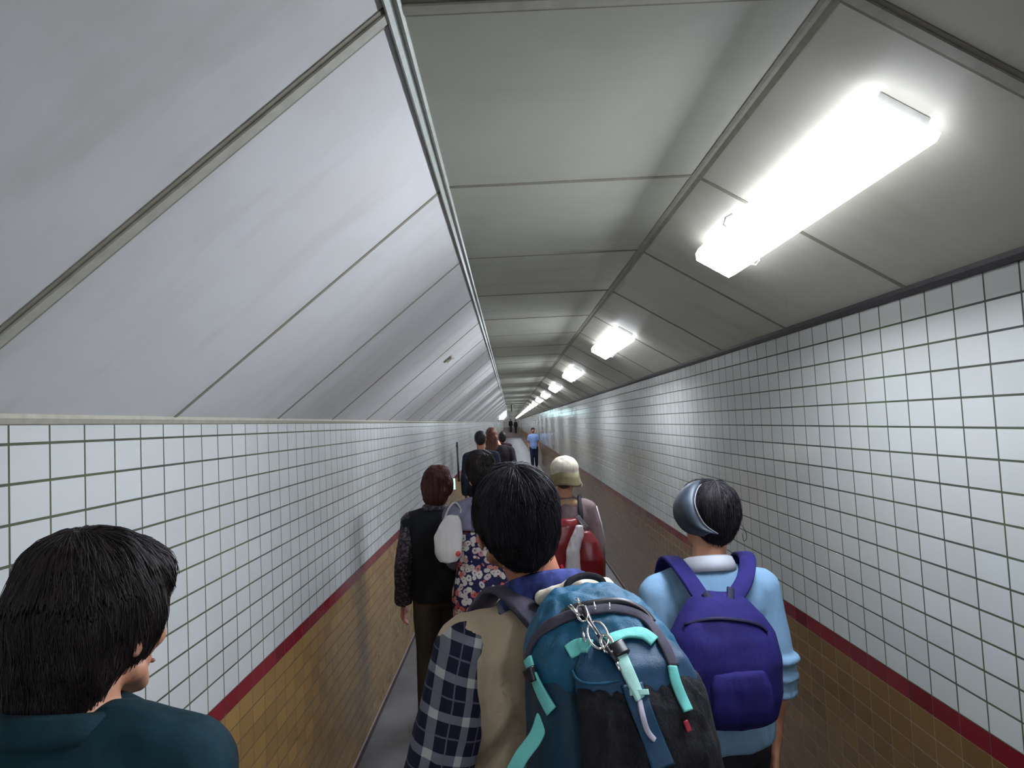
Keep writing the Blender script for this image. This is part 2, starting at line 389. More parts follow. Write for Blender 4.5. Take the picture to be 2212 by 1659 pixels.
def collar(P, mat, r=.062, z0=1.405, z1=1.455, name='collar', th=.008, tilt=.02):
    S = P['S']; bm = bmesh.new(); n = 40; rows = []
    for (rr, z) in ((r+.006, z0), (r+.004, (z0+z1)/2), (r+.006, z1), (r+.016, z1-.004), (r+.024, z1-.022), (r+.030, z0+.004)):
        rows.append([bm.verts.new((rr*1.05*S*math.cos(2*math.pi*j/n), (rr*S*math.sin(2*math.pi*j/n)-.012*S), z*S-tilt*S*math.sin(2*math.pi*j/n))) for j in range(n)])
    for a, b in zip(rows, rows[1:]):
        for j in range(n): bm.faces.new((a[j], a[(j+1) % n], b[(j+1) % n], b[j]))
    o = bm_obj(name, bm, mat, P.get('top', P['body']), True); m = o.modifiers.new('s', 'SOLIDIFY'); m.thickness = .004; return o

def bvh_of(objs):
    vs, fs = [], []
    for o in objs:
        bpy.context.view_layer.update(); M = o.matrix_world; k = len(vs)
        vs += [M @ v.co for v in o.data.vertices]; fs += [tuple(i+k for i in p.vertices) for p in o.data.polygons]
    return BVHTree.FromPolygons(vs, fs)
def on(bv, px, py, lift=.004):
    d = ray(px, py); h = bv.ray_cast(V((0, 0, EYE)), d)
    return (h[0]+h[1]*lift, h[1]) if h[0] else (None, None)
def smoothpts(pts, k=6):
    pts = [V(p) for p in pts]; out = []
    for i in range(len(pts)-1):
        a, b, c, d = pts[max(0, i-1)], pts[i], pts[i+1], pts[min(len(pts)-1, i+2)]
        for j in range(k):
            t = j/k; out.append(.5*((2*b)+(c-a)*t+(2*a-5*b+4*c-d)*t*t+(3*b-a-3*c+d)*t**3))
    out.append(pts[-1]); return out
def webbing(name, pts, nrm, width, mat, parent, th=.0025, taper=None, k=6):
    """flat strap through world points with given normals"""
    P_ = smoothpts(pts, k); N_ = smoothpts(nrm, k); bm = bmesh.new(); rows = []
    for i, p in enumerate(P_):
        d = (P_[min(len(P_)-1, i+1)]-P_[max(0, i-1)]).normalized(); nn = N_[i].normalized(); x = d.cross(nn).normalized(); nn = x.cross(d).normalized()
        w = width*.5*(taper(i/(len(P_)-1)) if taper else 1)
        rows.append([bm.verts.new(p+x*a*w+nn*b*th) for a, b in ((-1, -1), (-1, .6), (-.8, 1), (.8, 1), (1, .6), (1, -1))])
    for a, b in zip(rows, rows[1:]):
        for j in range(6): bm.faces.new((a[j], a[(j+1) % 6], b[(j+1) % 6], b[j]))
    bm.faces.new(rows[0][::-1]); bm.faces.new(rows[-1])
    inv = parent_inv(parent)
    for v in bm.verts: v.co = inv @ v.co
    return bm_obj(name, bm, mat, parent, True)
def parent_inv(o):
    bpy.context.view_layer.update(); return o.matrix_world.inverted() if o else Matrix.Identity(4)
def strap_px(name, bv, px, width, mat, parent, lift=.004, th=.0025, k=6, taper=None):
    ps, ns = [], []
    for a in px:
        q, n_ = on(bv, a[0], a[1], lift if len(a) < 3 else a[2])
        if q is None: continue
        ps.append(q); ns.append(n_)
    if len(ps) < 2: print('strap miss', name); return None
    return webbing(name, ps, ns, width, mat, parent, th, taper, k)

# ------------------------------------------------------------------ shared materials
M_ceil = ceiling_mat((1.12, 1.12, 1.14), 'pale_lit_sloping_panel'); M_ceil_flat = ceiling_mat((.98, .99, .94), 'grey_green_dimmed_flat_panel'); M_ceil_r = ceiling_mat((1.08, 1.07, 1.03), 'grey_lifted_sloping_panel')  # how brightly each facet is lit is mixed into its panel tint
M_white = tile('white_glazed_tile', (196, 199, 197), (62, 62, 56), .1101, .0710, .0273, .974, .0058, .05, .17, (86, 92, 62))
M_white_r = tile('white_glazed_tile', (188, 191, 187), (60, 60, 58), .1112, .0711, .1016, .974, .0058, .05, .15, (74, 88, 58))
M_red = tile('red_glazed_tile', (120, 22, 34), (96, 40, 44), .1101, .2, .0273, .900, .003, .15, .2)
M_red_r = tile('red_glazed_tile', (104, 22, 30), (90, 40, 44), .1112, .2, .1016, .900, .003, .25, .2)
M_och = tile('ochre_glazed_tile', (146, 114, 64), (72, 56, 36), .1101, .0600, .0273, .922, .0032, .13, .26)
M_och_r = tile('ochre_glazed_tile', (112, 84, 46), (134, 114, 84), .1112, .0600, .1016, .922, .0030, .16, .24)
M_batten = plain('painted_batten', (176, 174, 162), .45)
M_joint = plain('dark_joint', (136, 131, 117), .7)
M_dark = plain('dark_seal', (58, 52, 56), .5)
M_metal = plain('painted_metal_rail', (170, 174, 166), .4, .1)
M_floor = None
t = NT('worn_vinyl_floor'); n = t.noise(2.2, detail=7, rough=.62); n2 = t.noise(90, detail=2)
t.base(t.mix(t.math('MULTIPLY', n2, .35), t.ramp(n, [(.3, lin((88, 86, 86))), (.7, lin((122, 122, 125)))]), lin((84, 80, 80)))); t.rough(.55, .28); t.bump(n2, .15, .003); M_floor = t.m
M_eye = plain('eye_dark', (30, 22, 20), .2)
M_lips = plain('lips', (140, 80, 76), .5)
M_shoe = plain('dark_leather_shoe', (38, 34, 34), .45)
M_hair_black = hairmat('black_hair', (26, 23, 27))
M_hair_dark = hairmat('dark_brown_black_hair', (30, 23, 24), 2.2)
M_hair_red = hairmat('reddish_brown_hair', (74, 38, 34), 1.8)
M_hair_brown = hairmat('long_brown_hair', (86, 52, 40), 1.9)
M_skin = skin('skin_warm', (196, 146, 118)); M_skin2 = skin('skin_tan', (172, 118, 92)); M_skin3 = skin('skin_rosy', (190, 128, 118))
M_white_metal = plain('white_painted_fixture', (225, 226, 224), .4)
M_lamp = emit('lit_lamp_cover', (236, 243, 255), 72)
M_lamp_side = emit('lamp_cover_side', (240, 245, 255), 5.0)

# ------------------------------------------------------------------ the tunnel
XL, XR, ZL, ZR, HC, KL, KR = -.89, 1.078, 1.801, 2.051, 2.388, -.1445, .53
Y0, Y1 = -9.0, 80.0
def strip(name, p, q, mat, parent=None, y0=Y0, y1=Y1, kind=True):
    """flat surface between the (x,z) points p and q, running down the tunnel"""
    bm = bmesh.new(); seg = 40
    ys = [y0+(y1-y0)*i/seg for i in range(seg+1)]
    a = [bm.verts.new((p[0], y, p[1])) for y in ys]; b = [bm.verts.new((q[0], y, q[1])) for y in ys]
    for i in range(seg): bm.faces.new((a[i], a[i+1], b[i+1], b[i]))
    me = bpy.data.meshes.new(name); bm.to_mesh(me); bm.free(); o = link(name, me, mat, parent, False)
    if kind: o['kind'] = 'structure'
    return o
BT, BB = .974, .922
strip('floor', (XL, 0), (XR, 0), M_floor)
wl = strip('wall_left', (XL, BT), (XL, ZL), M_white)
strip('red_tile_band', (XL, BB), (XL, BT), M_red, wl); strip('ochre_tile_dado', (XL, 0), (XL, BB), M_och, wl)
wr_ = strip('wall_right', (XR, BT), (XR, ZR), M_white_r)
strip('red_tile_band', (XR, BB), (XR, BT), M_red_r, wr_); strip('ochre_tile_dado', (XR, 0), (XR, BB), M_och_r, wr_)
ce = bmesh.new(); seg = 100
prof = [(XL, ZL), (KL, HC), (KR, HC), (XR, ZR)]
for (a, b) in zip(prof, prof[1:]):
    for i in range(seg):
        y0, y1 = Y0+(Y1-Y0)*i/seg, Y0+(Y1-Y0)*(i+1)/seg
        f = [ce.verts.new(c) for c in ((a[0], y0, a[1]), (a[0], y1, a[1]), (b[0], y1, b[1]), (b[0], y0, b[1]))]; ce.faces.new(f)
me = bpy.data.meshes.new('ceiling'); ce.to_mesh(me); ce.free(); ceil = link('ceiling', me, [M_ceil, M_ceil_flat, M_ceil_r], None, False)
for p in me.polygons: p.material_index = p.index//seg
assert me.polygons[-1].material_index == 2
ceil['kind'] = 'structure'; ceil['kind'] = 'structure'

def bar(bm, p, q, w, lift, th, y):
    """slim cross bar following a ceiling facet from p to q at tunnel position y"""
    p, q = V((p[0], 0, p[1])), V((q[0], 0, q[1])); d = (q-p).normalized(); n_ = V((d.z, 0, -d.x))
    if n_.z > 0: n_ = -n_
    a, b = p+n_*lift, q+n_*lift
    vs = [bm.verts.new((c.x+n_.x*h, y+s*w/2, c.z+n_.z*h)) for c in (a, b) for s in (-1, 1) for h in (0, th)]
    for f in ((0, 1, 3, 2), (4, 6, 7, 5), (0, 4, 5, 1), (2, 3, 7, 6), (0, 2, 6, 4), (1, 5, 7, 3)): bm.faces.new([vs[i] for i in f])
jb, bb = bmesh.new(), bmesh.new()
k = -12
while True:
    y = 1.0253+.8077*k
    if y > Y1-.2: break
    for a, b in zip(prof, prof[1:]):
        wide = (k % 12 == 0)
        if wide:
            bar(jb, a, b, .044, .0, .002, y); bar(bb, a, b, .022, .0, .006, y)
        else: bar(jb, a, b, .015, .0, .002, y)
    k += 1
bm_obj('panel_joint', jb, M_joint, ceil); bm_obj('joint_batten', bb, M_batten, ceil)
def rail(name, x, z, prof_, mat, n=1):
    bm = bmesh.new()
    a = [bm.verts.new((x+px, Y0, z+pz)) for px, pz in prof_]; b = [bm.verts.new((x+px, Y1, z+pz)) for px, pz in prof_]; m = len(a)
    for j in range(m): bm.faces.new((a[j], a[(j+1) % m], b[(j+1) % m], b[j]))
    bm.faces.new(a[::-1]); bm.faces.new(b); o = bm_obj(name, bm, mat, None); o['kind'] = 'structure'; return o
rail('trim_1', KL, HC, [(-.013, -.017), (-.009, -.020), (-.003, -.010), (.003, -.008), (.008, -.011), (.012, -.005), (.012, .002), (-.010, .002)], M_metal)
rail('trim_2', KR, HC, [(-.012, .001), (-.012, -.002), (-.005, -.004), (.003, -.005), (.013, -.012), (.014, -.007), (.006, .001)], plain('ridge_batten', (150, 146, 132), .6))
rail('trim_3', XR, ZR, [(.0, -.017), (-.008, -.017), (-.013, -.004), (-.013, .011), (0, .006)], M_dark)
rail('trim_4', XL, ZL, [(.0, -.012), (.006, -.010), (.012, .0), (.010, .010), (0, .002)], plain('mortar_bead', (170, 166, 150), .7))
rail('baseboard_left', XL, 0, [(0, 0), (.008, 0), (.008, .035), (0, .04)], plain('brown_skirting', (70, 46, 40), .5))
rail('baseboard_right', XR, 0, [(0, 0), (-.008, 0), (-.008, .035), (0, .04)], plain('brown_skirting_dim', (84, 62, 50), .5))
# wall behind the photographer and the far landing
bm = bmesh.new(); vs = [bm.verts.new((x, Y0, z)) for x, z in [(XL, 0), (XR, 0), (XR, ZR), (KR, HC), (KL, HC), (XL, ZL)]]; bm.faces.new(vs); bm_obj('wall_back', bm, plain('back_wall_paint', (150, 148, 140), .6))['kind'] = 'structure'
bm = bmesh.new(); vs = [bm.verts.new((x, Y1+4, z)) for x, z in [(XL, 0), (XR, 0), (XR, 3.6), (XL, 3.6)]]; bm.faces.new(vs); bm_obj('wall_far', bm, plain('far_wall_paint', (190, 188, 176), .6))['kind'] = 'structure'
M_step = plain('stair_tread', (128, 118, 112), .6)
bm = bmesh.new()
for i in range(8): box(bm, XL+.004, XR-.004, Y1+.02+i*.3, Y1+3.98, i*.15, (i+1)*.15-.0005)
st = bm_obj('stair_flight', bm, M_step); setp(st, 'grey stair flight rising at the far end of the tunnel', 'stairs')
for nm, x in (('wall_stair_left', XL), ('wall_stair_right', XR)):
    bm = bmesh.new(); vs = [bm.verts.new((x, y, z)) for y, z in [(Y1, 0), (Y1+4, 0), (Y1+4, 3.6), (Y1, 3.6)]]; bm.faces.new(vs); bm_obj(nm, bm, M_ceil)['kind'] = 'structure'
bm = bmesh.new(); vs = [bm.verts.new(c) for c in ((XL, Y1, 3.6), (XR, Y1, 3.6), (XR, Y1+4, 3.6), (XL, Y1+4, 3.6))]; bm.faces.new(vs); bm_obj('ceiling_stair', bm, M_ceil)['kind'] = 'structure'
bm = bmesh.new(); vs = [bm.verts.new((x, Y1, z)) for x, z in [(XL, 3.6), (XL, ZL), (KL, HC), (KR, HC), (XR, ZR), (XR, 3.6)]]; bm.faces.new(vs); bm_obj('wall_over_arch', bm, M_ceil)['kind'] = 'structure'

# ------------------------------------------------------------------ ceiling lights
st_ = V((XR-KR, 0, ZR-HC)).normalized(); nt_ = V((st_.z, 0, -st_.x)); nt_ = -nt_ if nt_.z > 0 else nt_
LC = V((KR, 0, HC))+st_*.222
MA = Matrix((( st_.x, 0, -nt_.x), (st_.y, 1, 0), (st_.z, 0, -nt_.z)))  # local x across facet, y along tunnel, z up away from room
def light_fixture(i):
    root = empty('ceiling_light', (LC.x, 1.717+2.96*i, LC.z)); root.rotation_euler = MA.to_euler()
    bm = bmesh.new(); box(bm, -.050, .050, -.53, .53, -.028, -.001); bm_obj('housing', bm, M_white_metal, root, bevel=.002)
    bm = bmesh.new()
    vs = []
    for y in (-.542, .542):
        vs.append([bm.verts.new((x, y, z)) for x, z in ((-.073, -.024), (.073, -.024), (.073, -.042), (.060, -.060), (-.060, -.060), (-.073, -.042))])
    for j in range(6): bm.faces.new((vs[0][j], vs[0][(j+1) % 6], vs[1][(j+1) % 6], vs[1][j]))
    bm.faces.new(vs[0][::-1]); bm.faces.new(vs[1]); df = bm_obj('diffuser', bm, [M_lamp_side, M_lamp], root)
    for p in df.data.polygons: p.material_index = 1 if p.normal.z < -.9 else 0
    for s, y in ((1, .36), (-1, .20)):
        bm = bmesh.new(); tube(bm, [(s*.070, y, -.05), (s*.082, y, -.048), (s*.086, y, -.030), (s*.076, y, -.012)], .004, 8); bm_obj('cover_clip', bm, M_white_metal, df, True)
    return root
def copy_tree(o, parent=None):
    c = o.copy(); COL.objects.link(c)
    if parent: c.parent = parent
    for ch in [x for x in bpy.data.objects if x.parent == o]: copy_tree(ch, c)
    return c
L0 = light_fixture(0)
ordn = ['second', 'third', 'fourth', 'fifth', 'sixth', 'seventh', 'eighth', 'ninth', 'tenth', 'eleventh', 'twelfth', 'thirteenth', 'fourteenth', 'fifteenth', 'sixteenth', 'seventeenth', 'eighteenth', 'nineteenth', 'twentieth', 'twenty-first', 'twenty-second', 'twenty-third', 'twenty-fourth', 'twenty-fifth', 'twenty-sixth', 'twenty-seventh']
setp(L0, 'long lit fluorescent ceiling light, nearest and largest of the row on the right slope', 'light', 'fluorescent lights along the right ceiling slope')
for i in list(range(1, 27))+[-1, -2, -3]:
    c = copy_tree(L0); c.location.y = 1.717+2.96*i
    if i > 0: c['label'] = 'lit fluorescent ceiling light, %s away from the camera in the receding row' % ordn[i-1]
    else: c['label'] = 'lit fluorescent ceiling light behind the photographer, %s back' % ['first', 'second', 'third'][-i-1]

c = copy_tree(L0); c.location = (.1, Y1+1.4, 3.59); c.rotation_euler = (0, 0, 0); c['label'] = 'unseen lamp added high over the far stairs to light the dark end'  # extra lamp hidden above the arch, added to brighten the stairs
# exit sign on the left slope, small fitting, hanging bracket, conduit, reflector
ex = empty('exit_sign', (-.31, 34, 2.13)); setp(ex, 'glowing pale cyan sign box under left ceiling slope far down the tunnel', 'sign')
bm = bmesh.new(); pts = [(-.24, -.21), (-.02, -.21), (.14, -.04), (.14, .21), (.06, .16), (-.21, -.04)]
a = [bm.verts.new((x, -.03, z)) for x, z in pts]; b = [bm.verts.new((x, .03, z)) for x, z in pts]
for j in range(6): bm.faces.new((a[j], a[(j+1) % 6], b[(j+1) % 6], b[j]))
bm.faces.new(a[::-1]); bm.faces.new(b); bm_obj('lit_panel', bm, emit('cyan_sign_glow', (200, 245, 250), 9), ex)
bm = bmesh.new(); box(bm, -.01, .03, -.02, .02, .14, .235); bm_obj('bracket', bm, M_dark, ex)
hb = empty('ceiling_bracket', (.075, 24, 2.388)); setp(hb, 'small dark and pale plate hanging from the flat ceiling beyond the sign box', 'sign')
bm = bmesh.new(); box(bm, -.035, .012, -.10, .10, -.27, -.03); bm_obj('plate', bm, M_dark, hb, bevel=.004)
bm = bmesh.new(); box(bm, .013, .030, -.10, .10, -.29, -.03); bm_obj('plate_face', bm, M_white_metal, hb)
bm = bmesh.new(); tube(bm, [(0, 0, -.04), (0, 0, 0)], .008, 8); bm_obj('rod', bm, M_metal, hb)
ls = V((KL-XL, 0, HC-ZL)).normalized(); ln = V((ls.z, 0, -ls.x))
fx = empty('wall_fitting', tuple(V((XL, 4.6, ZL))+ls*.640)); setp(fx, 'small metal fitting with a white tip for its glint on the left ceiling slope', 'fitting')
fx.rotation_euler = Matrix(((ls.x, 0, ln.x), (0, 1, 0), (ls.z, 0, ln.z))).to_euler()
bm = bmesh.new(); box(bm, -.03, .02, -.06, .05, 0, .012); bm_obj('shadow_base_plate', bm, M_joint, fx, bevel=.002)  # dark plate also carries the fitting's shadow as colour
bm = bmesh.new(); box(bm, .015, .030, .02, .05, .0, .035); bm_obj('glint_tip', bm, M_white_metal, fx, bevel=.002)  # white tip painted in place of a glint on the fitting
cd = empty('wall_conduit', (XL, 11.2, 1.0)); setp(cd, 'dark vertical conduit on the left tiled wall behind the couple', 'pipe')
bm = bmesh.new(); tube(bm, [(.02, 0, -.15), (.02, 0, .48)], .016, 10); bm_obj('pipe', bm, M_dark, cd, True)
for z in (-.1, .42): bm = bmesh.new(); box(bm, -.0, .03, -.03, .03, z-.012, z+.012); bm_obj('clamp', bm, M_dark, cd)
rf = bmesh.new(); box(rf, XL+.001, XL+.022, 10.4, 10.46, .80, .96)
setp(bm_obj('wall_reflector', rf, emit('pale_green_glint_glow', (190, 245, 225), 1.2), None, bevel=.003), 'thin pale green upright reflector strip, its glint put in as glow, low on the left wall', 'reflector')  # glow on the strip stands in for a glint at the wall

# ------------------------------------------------------------------ garment materials
M_teal_jacket = cloth('dark_teal_jacket', (14, 44, 54), .3)
M_vest = cloth('beige_vest_cloth', (184, 166, 140), .16, 16, bump=.5)
M_piping = cloth('dark_piping', (40, 38, 44), .2)
def plaid(name):
    t = NT(name); sp = t.node('ShaderNodeSeparateXYZ')
    nz = t.node('ShaderNodeTexNoise'); nz.inputs['Scale'].default_value = 9; va = t.node('ShaderNodeVectorMath', operation='SCALE'); va.inputs['Scale'].default_value = .012
    t.link(t.coords(), nz.inputs['Vector']); t.link(nz.outputs['Color'], va.inputs[0]); ad = t.node('ShaderNodeVectorMath', operation='ADD'); t.link(t.coords(), ad.inputs[0]); t.link(va.outputs[0], ad.inputs[1]); t.link(ad.outputs[0], sp.inputs[0])
    def stripes(v, period, w, off=0):
        m = t.math('FRACT', t.math('ADD', t.math('MULTIPLY', v, 1/period), off+20)); return t.math('LESS_THAN', t.math('ABSOLUTE', t.math('SUBTRACT', m, .5)), w/2)
    h = t.math('SUBTRACT', sp.outputs['X'], t.math('MULTIPLY', sp.outputs['Z'], .30))
    z = t.math('ADD', sp.outputs['Z'], t.math('MULTIPLY', sp.outputs['X'], .35))
    a, b = stripes(h, .058, .26), stripes(z, .070, .24)
    a2, b2 = stripes(h, .058, .05, .5), stripes(z, .070, .05, .5)
    base = lin((24, 26, 46)); mid = lin((78, 80, 104)); hi = lin((176, 176, 172))
    s = t.math('ADD', a, b); c = t.mix(t.math('MULTIPLY', s, .5, True), base, hi)
    c = t.mix(t.math('MULTIPLY', t.math('MULTIPLY', s, .5, True), t.math('SUBTRACT', 1, t.math('MULTIPLY', a, b))), c, mid)
    c = t.mix(t.math('MULTIPLY', t.math('MAXIMUM', a2, b2), .7), c, lin((104, 100, 118)))
    t.base(c); t.rough(.85, .25); t.bump(t.noise(14, stretch=(1, 1, .5)), .4, .012); return t.m
M_plaid = plaid('navy_and_white_plaid')
M_collar = cloth('blue_plaid_collar', (52, 62, 118), .8, 34)
def floral(name, base_c, cols, scale=26):
    t = NT(name); v = t.coords()
    nz = t.node('ShaderNodeTexNoise'); nz.inputs['Scale'].default_value = 16; t.link(v, nz.inputs['Vector']); sc_ = t.node('ShaderNodeVectorMath', operation='SCALE'); sc_.inputs['Scale'].default_value = .035; t.link(nz.outputs['Color'], sc_.inputs[0])
    ad = t.node('ShaderNodeVectorMath', operation='ADD'); t.link(v, ad.inputs[0]); t.link(sc_.outputs[0], ad.inputs[1])
    vo = t.node('ShaderNodeTexVoronoi'); vo.inputs['Scale'].default_value = scale; t.link(ad.outputs[0], vo.inputs['Vector'])
    sp = t.node('ShaderNodeSeparateXYZ'); t.link(vo.outputs['Color'], sp.inputs[0])
    pick = t.ramp(sp.outputs['X'], [(0, lin(cols[0])), (.5, lin(cols[1])), (.78, lin(cols[2]))]); 
    m = t.math('LESS_THAN', vo.outputs['Distance'], .56); r = t.math('GREATER_THAN', vo.outputs['Distance'], .16)
    t.base(t.mix(t.math('MULTIPLY', m, t.math('ADD', t.math('MULTIPLY', r, .8), .15)), lin(base_c), pick)); t.rough(.8, .25); t.bump(t.noise(16, stretch=(1, 1, .3)), .3, .01); return t.m
M_floral = floral('navy_floral_print', (34, 34, 70), [(206, 200, 190), (186, 176, 172), (190, 92, 84)], 34)
M_speck = floral('dark_speckled_print', (44, 42, 46), [(104, 96, 104), (84, 74, 80), (60, 54, 62)], 70)
M_black = cloth('black_knit', (26, 28, 30), .3)
M_trou_brown = cloth('dark_brown_trousers', (62, 54, 44), .2)
M_trou_dark = cloth('dark_trousers', (36, 38, 44), .2)
M_blue_shirt = cloth('light_blue_polo', (120, 154, 184), .09, 14, bump=.4)
M_white_collar = cloth('pale_grey_collar', (198, 202, 212), .06)
M_grey_shorts = cloth('slate_shorts', (70, 86, 98), .15)
M_grey_lav = cloth('lavender_grey_top', (116, 112, 132), .2)
M_taupe = cloth('taupe_jacket', (124, 106, 106), .14)
M_hat = cloth('cream_hat_cloth', (196, 188, 170), .12, 30)
M_hat_dark = cloth('olive_beige_hat_band', (120, 112, 84), .15, 30)
M_night = cloth('dark_navy_jacket', (38, 42, 56), .25)
M_blue_far = cloth('sky_blue_shirt', (120, 146, 190), .12)
M_navy_tr = cloth('navy_trousers', (28, 32, 58), .15)

# ------------------------------------------------------------------ woman in teal jacket, front left
P1 = person((-.603, .955, 0), math.radians(-8), 1.675, M_skin, 'woman with short dark puffy hair and dark teal jacket, nearest on the left', vox=.0065, wid=1.0, head=dict(off=(-.006, .040, -.066), yaw=math.radians(-9), pitch=math.radians(-6), k=.99), stride=.10, seed=1,
            arms={-1: dict(el=(-.03, -.02, -.28))})
make_hair(P1, P1['H'], 'puffy', M_hair_dark, .0055, strands=5200, L=.075)
top(P1, 'jacket', M_teal_jacket, hem=.78, off=.022, sleeves='long', neck=.066, up=1.42)
collar(P1, M_teal_jacket, .062, 1.385, 1.422, 'jacket_collar'); trousers(P1, M_trou_dark)
bm = bmesh.new(); P1['H'].c(bm, (-.095, -.07, 1.56), (-.090, -.095, 1.552), .005, .005); bm_obj('hair_clip', bm, M_white_metal, P1['body'], True)

# ------------------------------------------------------------------ man with teal backpack
P2 = person((.050, 1.43, 0), math.radians(16), 1.665, M_skin2, 'man in beige vest and navy plaid shirt wearing the large teal backpack', vox=.0065, wid=1.02, head=dict(off=(-.040, -.002, .0), yaw=math.radians(-2), roll=math.radians(-6), k=1.0), stride=-.12, seed=2, waist=1.08,
            arms={-1: dict(el=(-.100, -.055, -.260), wr=(.0, .13, -.20)), 1: dict(el=(.05, -.02, -.28), wr=(-.02, .12, -.20))})
make_hair(P2, P2['H'], 'short', M_hair_black, .0055, strands=5200, L=.075)
top(P2, 'shirt', M_plaid, hem=.80, off=.012, sleeves='long', smat=M_plaid, sleeve_r=.010)
# vest: sleeveless shell with its shoulder yoke
def vest(P, mat, name='vest'):
    S, w = P['S'], P['wid']*P['S']; bm = bmesh.new(); o = .026
    loft(bm, [(.83*S, 0, 0, .160*w+o, .116*S+o), (.92*S, 0, 0, .165*w+o, .116*S+o), (1.05*S, 0, 0, .150*w+o, .110*S+o), (1.18*S, 0, 0, .156*w+o, .110*S+o), (1.28*S, 0, -.004, .168*w+o, .110*S+o), (1.34*S, 0, -.008, .168*w+o, .094*S+o), (1.385*S, 0, -.01, .120*w+o, .076*S+o), (1.425*S, 0, -.012, .066*w+.012, .056*S+.012)])
    for s in (-1, 1):
        sh = P['J'][s][0]; cap(bm, (s*.06*S, -.01, 1.375*S), sh+V((-s*.006, 0, .006)), .045*S, .068*S)
    return fuse(name, bm, mat, P['body'], P['vox'], 3, wr=.006, wscale=12, ws=(1, 1, .45), seed=3)
vest(P2, M_vest); collar(P2, M_collar, .064, 1.405, 1.468, 'shirt_collar', tilt=.028); trousers(P2, M_trou_dark)

def local_to(P, pack): return P['body'].matrix_world
# teal pack: empty shares the man's standing place and heading
M_tealA = cloth('teal_blue_nylon', (26, 90, 122), .3, 18, .55, bump=.6, spec=.4, stretch=(1.6, 1.6, .35))
M_tealB = cloth('deep_teal_nylon', (16, 50, 70), .3, 18, .55, bump=.5, spec=.4)
M_tealC = cloth('mid_blue_nylon', (22, 66, 98), .25, 14, .5, bump=.5, spec=.4)
M_mesh_dark = cloth('charcoal_stretch_mesh', (32, 32, 37), .4, 26, .8, bump=.9, stretch=(2.4, 2.4, .2))
M_greytrim = cloth('grey_purple_trim', (74, 70, 84), .2)
M_mint = cloth('mint_webbing', (118, 208, 200), .07, 30, .6)
M_mint2 = cloth('pale_mint_webbing', (170, 218, 208), .06, 30, .6)
M_cream = cloth('cream_cloth', (214, 204, 186), .06)
M_chrome = plain('bright_metal', (225, 222, 220), .22, 1)
M_blackpl = plain('black_plastic', (30, 28, 34), .4)
M_zip = cloth('pale_zip_pull', (186, 182, 200), .05)
pack = empty('backpack', (.050, 1.43, 0), math.radians(16)); setp(pack, 'large teal hiking backpack with mint straps on the man in the beige vest', 'backpack')
def pack_main():
    bm = bmesh.new()
    # local: back of the man at y=-.125; pack runs backwards
    R_ = []
    for z, cx, y0, y1, rx in [(.90, .036, -.140, -.375, .150), (.98, .036, -.140, -.395, .162), (1.08, .028, -.140, -.400, .152), (1.18, .025, -.140, -.390, .144), (1.26, .025, -.142, -.365, .138), (1.33, .024, -.145, -.335, .130), (1.385, .020, -.150, -.300, .112), (1.42, .016, -.160, -.262, .086), (1.44, .014, -.175, -.235, .050)]:
        R_.append((z, cx, (y0+y1)/2, rx, abs(y1-y0)/2, 2.7))
    loft(bm, R_, 48); return bm
main = fuse('main_compartment', pack_main(), M_tealB, pack, .006, 4, wr=.004, wscale=16, seed=5)
bm = bmesh.new()
loft(bm, [(1.325, .022, -.238, .126, .098, 2.6), (1.355, .021, -.236, .130, .098, 2.6), (1.39, .019, -.225, .117, .084, 2.5), (1.425, .016, -.212, .092, .062, 2.3), (1.452, .013, -.203, .060, .038, 2.2)], 44)
lid = fuse('lid', bm, M_tealA, pack, .0055, 4, wr=.006, wscale=20, ws=(1.4, 1.4, .5), seed=6)
bm = bmesh.new()
loft(bm, [(.90, .046, -.385, .120, .034, 2.4), (1.00, .044, -.405, .128, .040, 2.4), (1.15, .032, -.402, .110, .042, 2.4), (1.25, .032, -.388, .106, .040, 2.4), (1.31, .033, -.366, .104, .034, 2.4), (1.342, .034, -.350, .100, .026, 2.4)], 44)
mesh = fuse('stretch_mesh_pocket', bm, M_mesh_dark, pack, .0055, 3, wr=.006, wscale=22, ws=(1.8, 1.8, .2), seed=7)
bm = bmesh.new()
loft(bm, [(1.30, .036, -.352, .092, .032, 2.4), (1.335, .034, -.344, .101, .038, 2.4), (1.365, .032, -.330, .094, .034, 2.3), (1.385, .030, -.316, .076, .024, 2.2), (1.40, .028, -.306, .050, .014, 2.0)], 44)
fp = fuse('front_pocket', bm, M_tealC, pack, .0055, 3, wr=.004, wscale=18, seed=8)
bv = bvh_of([main, lid, mesh, fp])
strap_px('dark_zip_arc', bv, [(1142, 1420), (1160, 1380), (1200, 1345), (1262, 1325), (1330, 1318), (1390, 1338), (1430, 1390), (1452, 1440)], .018, M_greytrim, pack, .004)
strap_px('lid_seam', bv, [(1205, 1342), (1230, 1318), (1280, 1304), (1340, 1300), (1385, 1318), (1410, 1345)], .010, M_blackpl, pack, .003)
strap_px('mint_piping', bv, [(1229, 1412), (1250, 1398), (1275, 1400)], .024, M_mint, pack, .005)
strap_px('mint_piping', bv, [(1308, 1392), (1345, 1376), (1385, 1372), (1412, 1390)], .022, M_mint, pack, .005)
cs = strap_px('centre_strap', bv, [(1338, 1422, .010), (1352, 1455, .010), (1368, 1500, .010), (1376, 1516, .010)], .020, M_mint2, pack)
strap_px('strap_loop', bv, [(1372, 1492, .013), (1378, 1513, .013)], .030, M_mint2, cs)
strap_px('zip_pull', bv, [(1374, 1518, .009), (1384, 1550, .009), (1394, 1580, .009), (1403, 1600, .009)], .008, M_zip, cs)
strap_px('buckle', bv, [(1326, 1400, .012), (1342, 1424, .012)], .026, M_blackpl, cs, th=.006)
